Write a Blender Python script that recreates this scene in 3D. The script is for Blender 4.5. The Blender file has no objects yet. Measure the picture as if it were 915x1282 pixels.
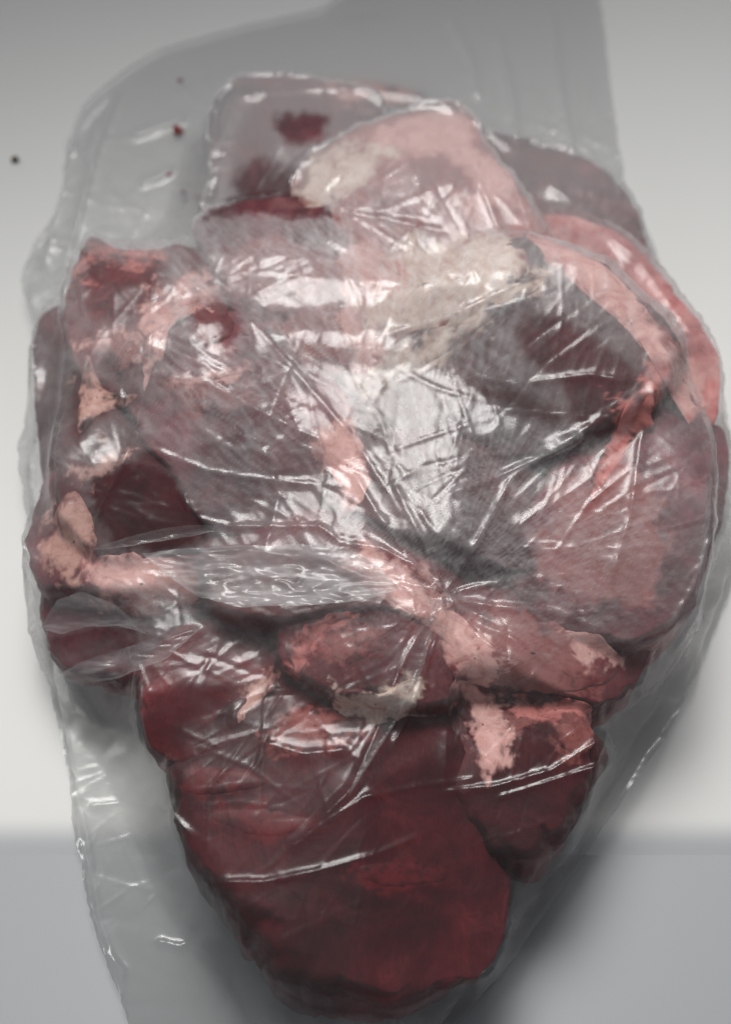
import bpy, math, random
import numpy as np
from mathutils import Vector

random.seed(4)
rng = np.random.default_rng(11)
scene = bpy.context.scene
col = scene.collection

# ------------------------------------------------------------------ camera
TILT = math.radians(27)          # away from straight down
DIST = 0.62
FOVY = math.radians(36)
AIM = np.array([0.0, 0.0, 0.030])
FWD = np.array([0, math.sin(TILT), -math.cos(TILT)])
UPV = np.array([0, math.cos(TILT), math.sin(TILT)])
CAM = AIM - FWD * DIST
cam_d = bpy.data.cameras.new('camera')
cam_d.sensor_fit = 'VERTICAL'
cam_d.sensor_height = 36
cam_d.lens = 18 / math.tan(FOVY / 2)
cam_d.clip_start = 0.01
cam_d.clip_end = 50
cam = bpy.data.objects.new('camera', cam_d)
col.objects.link(cam)
cam.location = CAM
cam.rotation_euler = (TILT, 0, 0)
cam_d.dof.use_dof = True
cam_d.dof.focus_distance = 0.565
cam_d.dof.aperture_fstop = 5.2
scene.camera = cam

# ------------------------------------------------------------------ light
w = bpy.data.worlds.new('World')
scene.world = w
w.use_nodes = True
w.node_tree.nodes['Background'].inputs[0].default_value = (0.93, 0.96, 1.0, 1)
w.node_tree.nodes['Background'].inputs[1].default_value = 0.26


def area(name, loc, target, sx, sy, power, colr, spread):
    l = bpy.data.lights.new(name, 'AREA')
    l.shape = 'RECTANGLE'
    l.size, l.size_y = sx, sy
    l.energy = power
    l.color = colr
    l.spread = math.radians(spread)
    o = bpy.data.objects.new(name, l)
    col.objects.link(o)
    o.location = loc
    o.rotation_euler = (Vector(target) - Vector(loc)).to_track_quat('-Z', 'Y').to_euler()
    return o


area('softbox_lamp', (-0.10, 0.50, 0.90), (0.0, -0.09, 0.0), 1.40, 0.42, 2.42, (1.0, 0.985, 0.96), 42)

vs = scene.view_settings
vs.view_transform = 'Standard'
vs.look = 'None'
vs.gamma = 1
vs.exposure = 0.0
vs.use_curve_mapping = False
scene.render.engine = 'CYCLES'
scene.cycles.transparent_max_bounces = 24
scene.cycles.max_bounces = 10

# ------------------------------------------------------------------ maths helpers
SS = 2 * math.tan(FOVY / 2)


def ray(px, py):
    px, py = np.asarray(px, float), np.asarray(py, float)
    cx = (px - 457.5) / 1282 * SS
    cy = -(py - 641.0) / 1282 * SS
    return np.stack([cx, FWD[1] + cy * UPV[1], FWD[2] + cy * UPV[2]], -1)


def at(px, py, z):
    d = ray(px, py)
    t = (z - CAM[2]) / d[..., 2]
    return CAM + d * t[..., None]


def to_px(p):
    q = p - CAM
    dep = q @ FWD
    return 457.5 + (q[..., 0] / dep) / SS * 1282, 641.0 - ((q @ UPV) / dep) / SS * 1282


_perm = rng.permutation(256)
_perm = np.concatenate([_perm, _perm, _perm])
_g = rng.normal(size=(256, 3))
_g /= np.linalg.norm(_g, axis=1, keepdims=True)


def perlin(p):
    p = np.asarray(p, float)
    i = np.floor(p).astype(int)
    f = p - i
    u = f * f * f * (f * (f * 6 - 15) + 10)
    i &= 255
    out = 0
    for dx in (0, 1):
        wx = u[..., 0] if dx else 1 - u[..., 0]
        for dy in (0, 1):
            wy = u[..., 1] if dy else 1 - u[..., 1]
            for dz in (0, 1):
                wz = u[..., 2] if dz else 1 - u[..., 2]
                h = _perm[_perm[_perm[i[..., 0] + dx] + i[..., 1] + dy] + i[..., 2] + dz]
                g = _g[h]
                out = out + wx * wy * wz * (g[..., 0] * (f[..., 0] - dx) + g[..., 1] * (f[..., 1] - dy) + g[..., 2] * (f[..., 2] - dz))
    return out


def fbm(p, octv=3, gain=0.5):
    a, s = 1.0, 0
    for k in range(octv):
        s = s + a * perlin(np.asarray(p) * (2 ** k) + k * 17.3)
        a *= gain
    return s


def smooth_closed(poly, n=160):
    """Catmull-Rom resample of a closed outline"""
    P = np.asarray(poly, float)
    m = len(P)
    out = []
    per = max(4, n // m)
    for i in range(m):
        p0, p1, p2, p3 = P[i - 1], P[i], P[(i + 1) % m], P[(i + 2) % m]
        for k in range(per):
            t = k / per
            out.append(0.5 * ((2 * p1) + (p2 - p0) * t + (2 * p0 - 5 * p1 + 4 * p2 - p3) * t * t + (3 * p1 - p0 - 3 * p2 + p3) * t ** 3))
    return np.array(out)


def poly_centroid(P):
    x, y = P[:, 0], P[:, 1]
    x1, y1 = np.roll(x, -1), np.roll(y, -1)
    c = x * y1 - x1 * y
    A = c.sum() / 2
    return np.array([((x + x1) * c).sum() / (6 * A), ((y + y1) * c).sum() / (6 * A)])


def radial(P, c, n):
    """distance from c to the outline P for n directions"""
    th = np.linspace(0, 2 * math.pi, n, endpoint=False)
    d = np.stack([np.cos(th), np.sin(th)], 1)
    a = P - c
    b = np.roll(P, -1, 0) - c
    e = b - a
    det = d[:, None, 0] * (-e[None, :, 1]) + d[:, None, 1] * e[None, :, 0]
    det = np.where(abs(det) < 1e-12, 1e-12, det)
    t = (a[None, :, 0] * (-e[None, :, 1]) + a[None, :, 1] * e[None, :, 0]) / det
    s = (d[:, None, 0] * a[None, :, 1] - d[:, None, 1] * a[None, :, 0]) / det
    ok = (s >= 0) & (s <= 1) & (t > 0)
    r = np.where(ok, t, 0).max(1)
    r = np.where(r <= 0, np.median(r), r)
    return th, r


def poly_dist(px, py, poly):
    """signed distance in photo units to an outline: positive inside"""
    P = np.asarray(poly, float)
    q = np.stack([px, py], -1)
    dmin = np.full(px.shape, 1e9)
    ins = np.zeros(px.shape, bool)
    for i in range(len(P)):
        a, b = P[i], P[(i + 1) % len(P)]
        e = b - a
        t = np.clip(((q - a) @ e) / (e @ e), 0, 1)
        dd = np.linalg.norm(q - a - t[..., None] * e, axis=-1)
        dmin = np.minimum(dmin, dd)
        if a[1] != b[1]:
            cr = ((a[1] > py) != (b[1] > py)) & (px < (b[0] - a[0]) * (py - a[1]) / (b[1] - a[1]) + a[0])
            ins ^= cr
    return np.where(ins, dmin, -dmin)


def line_dist(px, py, line):
    q = np.stack([px, py], -1)
    dmin = np.full(px.shape, 1e9)
    tt = np.zeros(px.shape)
    P = np.asarray(line, float)
    L = np.linalg.norm(np.diff(P, axis=0), axis=1)
    acc = np.concatenate([[0], np.cumsum(L)])
    for i in range(len(P) - 1):
        a, e = P[i], P[i + 1] - P[i]
        t = np.clip(((q - a) @ e) / (e @ e), 0, 1)
        dd = np.linalg.norm(q - a - t[..., None] * e, axis=-1)
        m = dd < dmin
        dmin = np.where(m, dd, dmin)
        tt = np.where(m, (acc[i] + t * L[i]) / acc[-1], tt)
    return dmin, tt


def ss(a, b, x):
    t = np.clip((x - a) / (b - a), 0, 1)
    return t * t * (3 - 2 * t)


# ------------------------------------------------------------------ object helpers
def mesh_obj(name, V, F, mat, parent=None, smooth=True):
    me = bpy.data.meshes.new(name)
    V = np.asarray(V, np.float32)
    F = np.asarray(F, np.int32)
    k = F.shape[1]
    me.vertices.add(len(V))
    me.vertices.foreach_set('co', V.ravel())
    me.loops.add(F.size)
    me.loops.foreach_set('vertex_index', F.ravel())
    me.polygons.add(len(F))
    me.polygons.foreach_set('loop_start', np.arange(0, F.size, k, dtype=np.int32))
    me.update(calc_edges=True)
    me.validate()
    if smooth:
        me.polygons.foreach_set('use_smooth', np.ones(len(me.polygons), bool))
    me.materials.append(mat)
    o = bpy.data.objects.new(name, me)
    col.objects.link(o)
    if parent is not None:
        o.parent = parent
    return o


def tag(o, label=None, cat=None, group=None, kind=None):
    if label: o['label'] = label
    if cat: o['category'] = cat
    if group: o['group'] = group
    if kind: o['kind'] = kind
    return o


def empty(name, loc, label, cat, group=None):
    o = bpy.data.objects.new(name, None)
    o.empty_display_size = 0.02
    o.location = loc
    col.objects.link(o)
    return tag(o, label, cat, group)


def grid_faces(nr, nc, wrap=False, base=0):
    r, c = np.meshgrid(np.arange(nr - 1), np.arange(nc if wrap else nc - 1), indexing='ij')
    c2 = (c + 1) % nc
    return (np.stack([r * nc + c, r * nc + c2, (r + 1) * nc + c2, (r + 1) * nc + c], -1).reshape(-1, 4) + base)


# ------------------------------------------------------------------ materials
def new_mat(name):
    m = bpy.data.materials.new(name)
    m.use_nodes = True
    nt = m.node_tree
    nt.nodes.clear()
    out = nt.nodes.new('ShaderNodeOutputMaterial')
    return m, nt, out


def N(nt, typ, **kw):
    n = nt.nodes.new(typ)
    for k, v in kw.items():
        if k in n.inputs.keys() if isinstance(k, str) else False:
            n.inputs[k].default_value = v
        else:
            setattr(n, k, v)
    return n


def ramp(nt, stops):
    n = nt.nodes.new('ShaderNodeValToRGB')
    e = n.color_ramp.elements
    while len(e) < len(stops):
        e.new(0.5)
    for el, (p, c) in zip(e, stops):
        el.position = p
        el.color = (*c, 1) if len(c) == 3 else c
    return n


def flesh(name, dark, mid, light, fat_amount=0.0, fat=(0.55, 0.33, 0.29), rough=0.42, grain=(1, 1, 1), sss=0.0, bump=0.35, skin=0.4, cut=(0.30, 0.52, 0.72), under=(0.13, 0.014, 0.016)):
    m, nt, out = new_mat(name)
    L = nt.links.new
    bs = N(nt, 'ShaderNodeBsdfPrincipled')
    tc = N(nt, 'ShaderNodeTexCoord')
    mp = N(nt, 'ShaderNodeMapping')
    mp.inputs['Scale'].default_value = grain
    L(tc.outputs['Object'], mp.inputs['Vector'])
    big = N(nt, 'ShaderNodeTexNoise', Scale=46.0, Detail=8.0, Roughness=0.7)
    big.inputs['Distortion'].default_value = 0.6
    L(mp.outputs[0], big.inputs['Vector'])
    r1 = ramp(nt, [(cut[0], dark), (cut[1], mid), (cut[2], light)])
    L(big.outputs['Fac'], r1.inputs['Fac'])
    # darker and paler areas, thin pale membrane
    bl = N(nt, 'ShaderNodeTexNoise', Scale=15.0, Detail=3.0, Roughness=0.55)
    L(tc.outputs['Object'], bl.inputs['Vector'])
    br = ramp(nt, [(0.34, (0.38, 0.35, 0.40)), (0.64, (1.35, 1.35, 1.35))])
    L(bl.outputs['Fac'], br.inputs['Fac'])
    mb = N(nt, 'ShaderNodeMix', data_type='RGBA', blend_type='MULTIPLY')
    mb.inputs['Factor'].default_value = 0.85
    L(r1.outputs['Color'], mb.inputs['A']); L(br.outputs['Color'], mb.inputs['B'])
    sk = N(nt, 'ShaderNodeTexNoise', Scale=26.0, Detail=7.0, Roughness=0.66)
    sk.inputs['Distortion'].default_value = 1.3
    L(mp.outputs[0], sk.inputs['Vector'])
    skr = ramp(nt, [(0.53, (0, 0, 0)), (0.72, (1, 1, 1))])
    L(sk.outputs['Fac'], skr.inputs['Fac'])
    skm = N(nt, 'ShaderNodeMath', operation='MULTIPLY'); skm.inputs[1].default_value = skin
    L(skr.outputs['Color'], skm.inputs[0])
    ms = N(nt, 'ShaderNodeMix', data_type='RGBA')
    L(skm.outputs[0], ms.inputs['Factor'])
    L(mb.outputs['Result'], ms.inputs['A'])
    ms.inputs['B'].default_value = (*fat, 1)
    # fibres: fine streaks
    mp2 = N(nt, 'ShaderNodeMapping')
    mp2.inputs['Scale'].default_value = (grain[0] * 900, grain[1] * 160, 300)
    mp2.inputs['Rotation'].default_value = (0, 0, 0.5)
    L(tc.outputs['Object'], mp2.inputs['Vector'])
    fib = N(nt, 'ShaderNodeTexNoise', Scale=1.0, Detail=4.0, Roughness=0.65)
    L(mp2.outputs[0], fib.inputs['Vector'])
    mixf = N(nt, 'ShaderNodeMix', data_type='RGBA', blend_type='MULTIPLY')
    fr = ramp(nt, [(0.3, (0.62, 0.6, 0.6)), (0.7, (1.25, 1.2, 1.2))])
    L(fib.outputs['Fac'], fr.inputs['Fac'])
    mixf.inputs['Factor'].default_value = 0.42
    L(ms.outputs['Result'], mixf.inputs['A'])
    L(fr.outputs['Color'], mixf.inputs['B'])
    # marbling: thin veins of fat
    ve = N(nt, 'ShaderNodeTexNoise', Scale=30.0, Detail=6.0, Roughness=0.55)
    ve.inputs['Distortion'].default_value = 1.6
    L(tc.outputs['Object'], ve.inputs['Vector'])
    sub = N(nt, 'ShaderNodeMath', operation='SUBTRACT')
    sub.inputs[1].default_value = 0.5
    L(ve.outputs['Fac'], sub.inputs[0])
    ab = N(nt, 'ShaderNodeMath', operation='ABSOLUTE')
    L(sub.outputs[0], ab.inputs[0])
    vr = ramp(nt, [(0.0, (1, 1, 1)), (0.04, (0, 0, 0))])
    L(ab.outputs[0], vr.inputs['Fac'])
    gate = N(nt, 'ShaderNodeTexNoise', Scale=17.0, Detail=3.0)
    L(tc.outputs['Object'], gate.inputs['Vector'])
    gr = ramp(nt, [(0.5, (0, 0, 0)), (0.66, (1, 1, 1))])
    L(gate.outputs['Fac'], gr.inputs['Fac'])
    mu = N(nt, 'ShaderNodeMath', operation='MULTIPLY')
    L(vr.outputs['Color'], mu.inputs[0])
    L(gr.outputs['Color'], mu.inputs[1])
    mu2 = N(nt, 'ShaderNodeMath', operation='MULTIPLY')
    L(mu.outputs[0], mu2.inputs[0])
    mu2.inputs[1].default_value = fat_amount
    mixm = N(nt, 'ShaderNodeMix', data_type='RGBA')
    L(mu2.outputs[0], mixm.inputs['Factor'])
    L(mixf.outputs['Result'], mixm.inputs['A'])
    mixm.inputs['B'].default_value = (*fat, 1)
    # fat layer
    fa = N(nt, 'ShaderNodeAttribute', attribute_name='fatness')
    fcol = N(nt, 'ShaderNodeAttribute', attribute_name='fatcol')
    bn = N(nt, 'ShaderNodeTexNoise', Scale=120.0, Detail=7.0, Roughness=0.7)
    bn.inputs['Distortion'].default_value = 1.2
    L(tc.outputs['Object'], bn.inputs['Vector'])
    fv = ramp(nt, [(0.32, (0.66, 0.46, 0.44)), (0.5, (1.0, 0.97, 0.95)), (0.7, (1.22, 1.32, 1.34))])
    L(bn.outputs['Fac'], fv.inputs['Fac'])
    fm_ = N(nt, 'ShaderNodeMix', data_type='RGBA', blend_type='MULTIPLY')
    fm_.inputs['Factor'].default_value = 1.0
    L(fcol.outputs['Color'], fm_.inputs['A']); L(fv.outputs['Color'], fm_.inputs['B'])
    mixt = N(nt, 'ShaderNodeMix', data_type='RGBA')
    L(fa.outputs['Fac'], mixt.inputs['Factor'])
    L(mixm.outputs['Result'], mixt.inputs['A'])
    L(fm_.outputs['Result'], mixt.inputs['B'])
    L(mixt.outputs['Result'], bs.inputs['Base Color'])
    bs.inputs['Roughness'].default_value = rough
    bs.inputs['IOR'].default_value = 1.36
    bs.inputs['Specular IOR Level'].default_value = 0.22   # wet: the film lies on it
    bs.inputs['Subsurface Weight'].default_value = sss
    bs.inputs['Subsurface Radius'].default_value = (1.0, 0.25, 0.2)
    bs.inputs['Subsurface Scale'].default_value = 0.004
    ad = N(nt, 'ShaderNodeMath', operation='ADD')
    fm = N(nt, 'ShaderNodeMath', operation='MULTIPLY')
    L(fib.outputs['Fac'], fm.inputs[0])
    fm.inputs[1].default_value = 0.5
    L(fm.outputs[0], ad.inputs[0])
    L(big.outputs['Fac'], ad.inputs[1])
    bp = N(nt, 'ShaderNodeBump', Strength=bump, Distance=0.0015)
    L(ad.outputs[0], bp.inputs['Height'])
    L(bp.outputs[0], bs.inputs['Normal'])
    L(bs.outputs[0], out.inputs['Surface'])
    return m


LEAN = {
    'lean_dark': dict(dark=(0.034, 0.0030, 0.0052), mid=(0.080, 0.0064, 0.0105), light=(0.150, 0.016, 0.021), fat_amount=0.2, fat=(0.26, 0.06, 0.065), skin=0.22),
    'lean_red': dict(dark=(0.06, 0.004, 0.008), mid=(0.14, 0.009, 0.015), light=(0.27, 0.026, 0.033), fat_amount=0.5, fat=(0.46, 0.15, 0.14), skin=0.3),
    'lean_purple': dict(dark=(0.048, 0.005, 0.010), mid=(0.145, 0.012, 0.023), light=(0.30, 0.050, 0.064), fat_amount=0.6, fat=(0.45, 0.20, 0.19)),
    'lean_pink': dict(dark=(0.16, 0.025, 0.027), mid=(0.36, 0.085, 0.080), light=(0.58, 0.24, 0.21), fat_amount=0.8, fat=(0.66, 0.38, 0.33)),
}
FAT = {
    'fat_pink': dict(dark=(0.40, 0.09, 0.08), mid=(0.72, 0.33, 0.305), light=(0.86, 0.58, 0.535), fat_amount=0.3, fat=(0.80, 0.58, 0.50)),
    'fat_red': dict(dark=(0.30, 0.035, 0.034), mid=(0.55, 0.125, 0.115), light=(0.74, 0.34, 0.31), fat_amount=0.4, fat=(0.76, 0.48, 0.42)),
    'fat_cream': dict(dark=(0.30, 0.15, 0.13), mid=(0.74, 0.55, 0.47), light=(0.88, 0.77, 0.68), fat_amount=0.5, fat=(0.66, 0.30, 0.26)),
    'fat_tan': dict(dark=(0.33, 0.12, 0.09), mid=(0.54, 0.27, 0.225), light=(0.68, 0.43, 0.37), fat_amount=0.3, fat=(0.50, 0.15, 0.13)),
}
M = {k: flesh(k, **v) for k, v in LEAN.items()}


for k, v in FAT.items():
    M[k] = flesh(k, rough=0.45, sss=0.12, cut=(0.37, 0.5, 0.63), skin=0.2, **v)


def simple(name, c, rough, nscale=None, nvar=0.06, bump=0.0, bscale=900):
    m, nt, out = new_mat(name)
    L = nt.links.new
    bs = N(nt, 'ShaderNodeBsdfPrincipled')
    bs.inputs['Roughness'].default_value = rough
    bs.inputs['Base Color'].default_value = (*c, 1)
    tc = N(nt, 'ShaderNodeTexCoord')
    if nscale:
        n = N(nt, 'ShaderNodeTexNoise', Scale=nscale, Detail=4.0)
        L(tc.outputs['Object'], n.inputs['Vector'])
        r = ramp(nt, [(0.3, tuple(x * (1 - nvar) for x in c)), (0.7, tuple(min(1, x * (1 + nvar)) for x in c))])
        L(n.outputs['Fac'], r.inputs['Fac'])
        L(r.outputs['Color'], bs.inputs['Base Color'])
    if bump:
        n2 = N(nt, 'ShaderNodeTexNoise', Scale=bscale, Detail=3.0)
        L(tc.outputs['Object'], n2.inputs['Vector'])
        b = N(nt, 'ShaderNodeBump', Strength=bump, Distance=0.0005)
        L(n2.outputs['Fac'], b.inputs['Height'])
        L(b.outputs[0], bs.inputs['Normal'])
    L(bs.outputs[0], out.inputs['Surface'])
    return m


M['board'] = simple('white_board', (0.64, 0.638, 0.625), 0.6, 9, 0.015, 0.06)
M['table'] = simple('cool_tabletop', (0.300, 0.310, 0.323), 0.55, 7, 0.02, 0.06)
M['crumb'] = simple('crumb', (0.10, 0.075, 0.05), 0.8, 400, 0.4, 0.5)
M['scrap'] = simple('scrap', (0.24, 0.03, 0.025), 0.4, 400, 0.3, 0.3)


def film_mat(name, haze_gain=1.0):
    m, nt, out = new_mat(name)
    L = nt.links.new
    tc = N(nt, 'ShaderNodeTexCoord')
    # fine crinkle relief
    n1 = N(nt, 'ShaderNodeTexNoise', Scale=95.0, Detail=3.0, Roughness=0.5)
    n1.inputs['Distortion'].default_value = 0.9
    L(tc.outputs['Object'], n1.inputs['Vector'])
    s1 = N(nt, 'ShaderNodeMath', operation='SUBTRACT'); s1.inputs[1].default_value = 0.5
    L(n1.outputs['Fac'], s1.inputs[0])
    a1 = N(nt, 'ShaderNodeMath', operation='ABSOLUTE')
    L(s1.outputs[0], a1.inputs[0])
    cr = N(nt, 'ShaderNodeAttribute', attribute_name='crinkle')
    cm = N(nt, 'ShaderNodeMath', operation='MULTIPLY')
    L(a1.outputs[0], cm.inputs[0]); L(cr.outputs['Fac'], cm.inputs[1])
    bp = N(nt, 'ShaderNodeBump', Strength=0.8, Distance=0.0022)
    L(cm.outputs[0], bp.inputs['Height'])
    # clear film, slightly grey
    tr = N(nt, 'ShaderNodeBsdfTransparent'); tr.inputs['Color'].default_value = (0.86, 0.865, 0.862, 1)
    # milky scatter of the polythene
    df = N(nt, 'ShaderNodeBsdfDiffuse'); df.inputs['Color'].default_value = (0.82, 0.81, 0.82, 1)
    tl = N(nt, 'ShaderNodeBsdfTranslucent'); tl.inputs['Color'].default_value = (0.80, 0.79, 0.80, 1)
    L(bp.outputs[0], df.inputs['Normal']); L(bp.outputs[0], tl.inputs['Normal'])
    milk = N(nt, 'ShaderNodeMixShader'); milk.inputs['Fac'].default_value = 0.45
    L(df.outputs[0], milk.inputs[1]); L(tl.outputs[0], milk.inputs[2])
    hz = N(nt, 'ShaderNodeAttribute', attribute_name='milk')
    hm = N(nt, 'ShaderNodeMath', operation='MULTIPLY', use_clamp=True); hm.inputs[1].default_value = haze_gain
    L(hz.outputs['Fac'], hm.inputs[0])
    lw = N(nt, 'ShaderNodeLayerWeight'); lw.inputs['Blend'].default_value = 0.25
    gm = N(nt, 'ShaderNodeMath', operation='MULTIPLY_ADD', use_clamp=True)
    L(lw.outputs['Facing'], gm.inputs[0]); gm.inputs[1].default_value = 0.03
    L(hm.outputs[0], gm.inputs[2])
    body = N(nt, 'ShaderNodeMixShader')
    L(gm.outputs[0], body.inputs['Fac']); L(tr.outputs[0], body.inputs[1]); L(milk.outputs[0], body.inputs[2])
    g1 = N(nt, 'ShaderNodeBsdfGlossy', Roughness=0.32); g1.inputs['Color'].default_value = (1, 1, 1, 1)
    g2 = N(nt, 'ShaderNodeBsdfGlossy', Roughness=0.11); g2.inputs['Color'].default_value = (1, 1, 1, 1)
    gl = N(nt, 'ShaderNodeMixShader'); gl.inputs['Fac'].default_value = 0.5
    L(bp.outputs[0], g1.inputs['Normal']); L(bp.outputs[0], g2.inputs['Normal'])
    L(g1.outputs[0], gl.inputs[1]); L(g2.outputs[0], gl.inputs[2])
    # Schlick reflectance of both faces of the thin sheet
    fc = N(nt, 'ShaderNodeLayerWeight'); fc.inputs['Blend'].default_value = 0.5
    L(bp.outputs[0], fc.inputs['Normal'])
    pw = N(nt, 'ShaderNodeMath', operation='POWER'); pw.inputs[1].default_value = 5.0
    L(fc.outputs['Facing'], pw.inputs[0])
    f2 = N(nt, 'ShaderNodeMath', operation='MULTIPLY_ADD', use_clamp=True)
    f2.inputs[1].default_value = 0.5; f2.inputs[2].default_value = 0.031
    L(pw.outputs[0], f2.inputs[0])
    mx = N(nt, 'ShaderNodeMixShader')
    L(f2.outputs[0], mx.inputs['Fac']); L(body.outputs[0], mx.inputs[1]); L(gl.outputs[0], mx.inputs[2])
    L(mx.outputs[0], out.inputs['Surface'])
    return m


M['film'] = film_mat('clear_film')

# ------------------------------------------------------------------ the surface
BOARD_Y = at(457, 1046, 0.0)[1]


def slab(name, x0, x1, y0, y1, z0, z1, mat, wid, slope):
    """sheet whose front edge rolls off gently to the given slope"""
    prof = [(y1, z0), (y0, z0)]
    n = 14
    for k in range(n + 1):
        t = k / n                                   # parabola: slope falls from `slope` to 0
        prof.append((y0 + wid * t, z1 - slope * wid / 2 * (1 - t) ** 2))
    prof.append((y1, z1))
    n = len(prof)
    V = [(x, y, z) for x in (x0, x1) for (y, z) in prof]
    F = [(i, n + i, n + (i + 1) % n, (i + 1) % n) for i in range(n)]
    me = bpy.data.meshes.new(name)
    me.from_pydata(V, [], F + [tuple(range(n)), tuple(range(n, 2 * n))[::-1]])
    me.update()
    for i in range(2, n - 1):
        me.polygons[i].use_smooth = True
    me.materials.append(mat)
    o = bpy.data.objects.new(name, me)
    col.objects.link(o)
    return o


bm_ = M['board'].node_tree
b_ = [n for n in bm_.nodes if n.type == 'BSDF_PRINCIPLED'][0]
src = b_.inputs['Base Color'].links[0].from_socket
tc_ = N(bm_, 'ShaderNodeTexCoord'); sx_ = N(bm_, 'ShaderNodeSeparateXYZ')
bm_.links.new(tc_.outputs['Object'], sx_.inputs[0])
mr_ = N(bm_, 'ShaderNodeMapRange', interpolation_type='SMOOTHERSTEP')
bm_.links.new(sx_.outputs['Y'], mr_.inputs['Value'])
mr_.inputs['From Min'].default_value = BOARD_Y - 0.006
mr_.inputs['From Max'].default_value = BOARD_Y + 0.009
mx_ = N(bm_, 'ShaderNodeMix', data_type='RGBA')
mx_.inputs['A'].default_value = (0.362, 0.372, 0.385, 1)      # sheet colour fades to cool grey, blending its front edge into the tabletop
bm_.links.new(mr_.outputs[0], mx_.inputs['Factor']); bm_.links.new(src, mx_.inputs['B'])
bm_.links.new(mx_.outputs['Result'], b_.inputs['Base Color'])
tag(slab('tabletop', -0.9, 0.9, -0.7, 1.1, -0.03, -0.00080, M['table'], 0.004, 0.5), kind='structure')
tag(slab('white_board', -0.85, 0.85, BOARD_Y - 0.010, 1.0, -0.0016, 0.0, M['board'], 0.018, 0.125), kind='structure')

# ------------------------------------------------------------------ meat
HX0, HY0, HRES, HW, HH = -0.22, -0.26, 0.001, 440, 580
HF = np.zeros((HH, HW))


def splat(V):
    V = np.asarray(V)
    ix = ((V[:, 0] - HX0) / HRES).round().astype(int)
    iy = ((V[:, 1] - HY0) / HRES).round().astype(int)
    for dx in (-1, 0, 1):
        for dy in (-1, 0, 1):
            x, y = ix + dx, iy + dy
            ok = (x >= 0) & (x < HW) & (y >= 0) & (y < HH)
            np.maximum.at(HF, (y[ok], x[ok]), V[ok, 2])


def sample(A, x, y):
    fx = np.clip((x - HX0) / HRES, 0, HW - 1.001)
    fy = np.clip((y - HY0) / HRES, 0, HH - 1.001)
    i, j = fx.astype(int), fy.astype(int)
    u, v = fx - i, fy - j
    return (A[j, i] * (1 - u) + A[j, i + 1] * u) * (1 - v) + (A[j + 1, i] * (1 - u) + A[j + 1, i + 1] * u) * v


def blur(A, n):
    for _ in range(n):
        P = np.pad(A, 1, mode='edge')
        A = (P[1:-1, 1:-1] * 4 + P[:-2, 1:-1] * 2 + P[2:, 1:-1] * 2 + P[1:-1, :-2] * 2 + P[1:-1, 2:] * 2 + P[:-2, :-2] + P[:-2, 2:] + P[2:, :-2] + P[2:, 2:]) / 16
    return A


# fat and membrane lying on the pieces: recorded first, because the flesh under and around them takes their colour
FAT_CALLS = []


class Keys(dict):
    def __missing__(self, k):
        return k


p = Keys()


def fat_strip(path, widths, mat, parent, seed, **kw):
    FAT_CALLS.append(('strip', (path, widths, mat, parent, seed), kw))


def fat_patch(poly, th, mat, parent, seed, *name, **kw):
    kw.pop('core', None)
    FAT_CALLS.append(('patch', (poly, th, mat, parent, seed) + name, kw))


fat_strip([(440,488),(480,468),(520,448),(560,412),(620,372),(685,342)], [22,24,20,14,10,6], 'fat_cream', p['H'], 3)
fat_strip([(818,478),(798,520),(772,560),(752,600),(735,630)], [26,30,24,18,10], 'fat_red', p['H'], 4)
fat_strip([(272,352),(235,368),(200,380),(186,408),(188,440),(182,490)], [10,16,16,14,12,10], 'fat_pink', p['N'], 7)
fat_strip([(108,350),(121,308),(135,318),(160,324),(200,326)], [8,8,10,8,6], 'fat_red', p['N'], 8)
fat_patch([(108,440),(122,470),(135,490),(175,492),(160,508),(125,520),(100,545),(98,510)], .003, 'fat_tan', p['O'], 9)
fat_strip([(100,430),(140,420),(190,412)], [5,8,5], 'fat_pink', p['N'], 10)
fat_patch([(412,868),(445,860),(480,868),(512,850),(528,868),(520,892),(480,906),(445,910),(420,895)], .0035, 'fat_cream', p['D'], 11)
fat_strip([(372,845),(378,810),(400,780),(440,768)], [12,14,14,10], 'fat_red', p['D'], 16)
fat_strip([(300,905),(318,872),(340,850),(352,860)], [10,16,14,8], 'fat_tan', p['B'], 17)
fat_patch([(215,975),(250,962),(310,965),(340,980),(300,992),(240,996)], .0015, 'lean_red', p['A'], 21, 'membrane')
fat_patch([(235,372),(262,378),(292,400),(285,425),(262,432),(244,405)], .002, 'lean_red', p['N'], 23, 'membrane')
fat_patch([(64,700),(70,640),(92,612),(112,635),(124,690),(110,730),(80,735)], .002, 'fat_tan', p['Q'], 26)
fat_patch([(108,705),(150,690),(205,700),(250,720),(240,762),(180,770),(120,755)], .002, 'fat_pink', p['Q'], 31, rag=9)
fat_patch([(420,330),(470,300),(520,330),(500,380),(450,400)], .0016, 'fat_pink', p['M'], 32, rag=10)
fat_patch([(210,480),(260,470),(320,490),(300,520),(240,515)], .001, 'lean_pink', p['G'], 34, rag=10)
fat_patch([(690,905),(730,900),(745,930),(720,945),(695,930)], .001, 'lean_pink', p['C'], 38)
fat_patch([(372,240),(420,195),(475,172),(500,190),(455,235),(400,262)], .0014, 'fat_cream', p['M'], 42, rag=6, core=0.55)
fat_patch([(432,320),(520,300),(640,300),(665,335),(600,385),(510,425),(445,435)], .0016, 'fat_cream', p['M'], 55, rag=7, core=0.55)
fat_patch([(440,180),(520,148),(578,142),(600,180),(560,200),(500,190)], .0014, 'fat_pink', p['M'], 56, rag=6, core=0.5)
fat_patch([(690,600),(770,560),(820,600),(835,690),(810,750),(740,770),(690,720)], .0010, 'lean_pink', p['I'], 57, 'membrane', rag=8, core=0.4)
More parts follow.
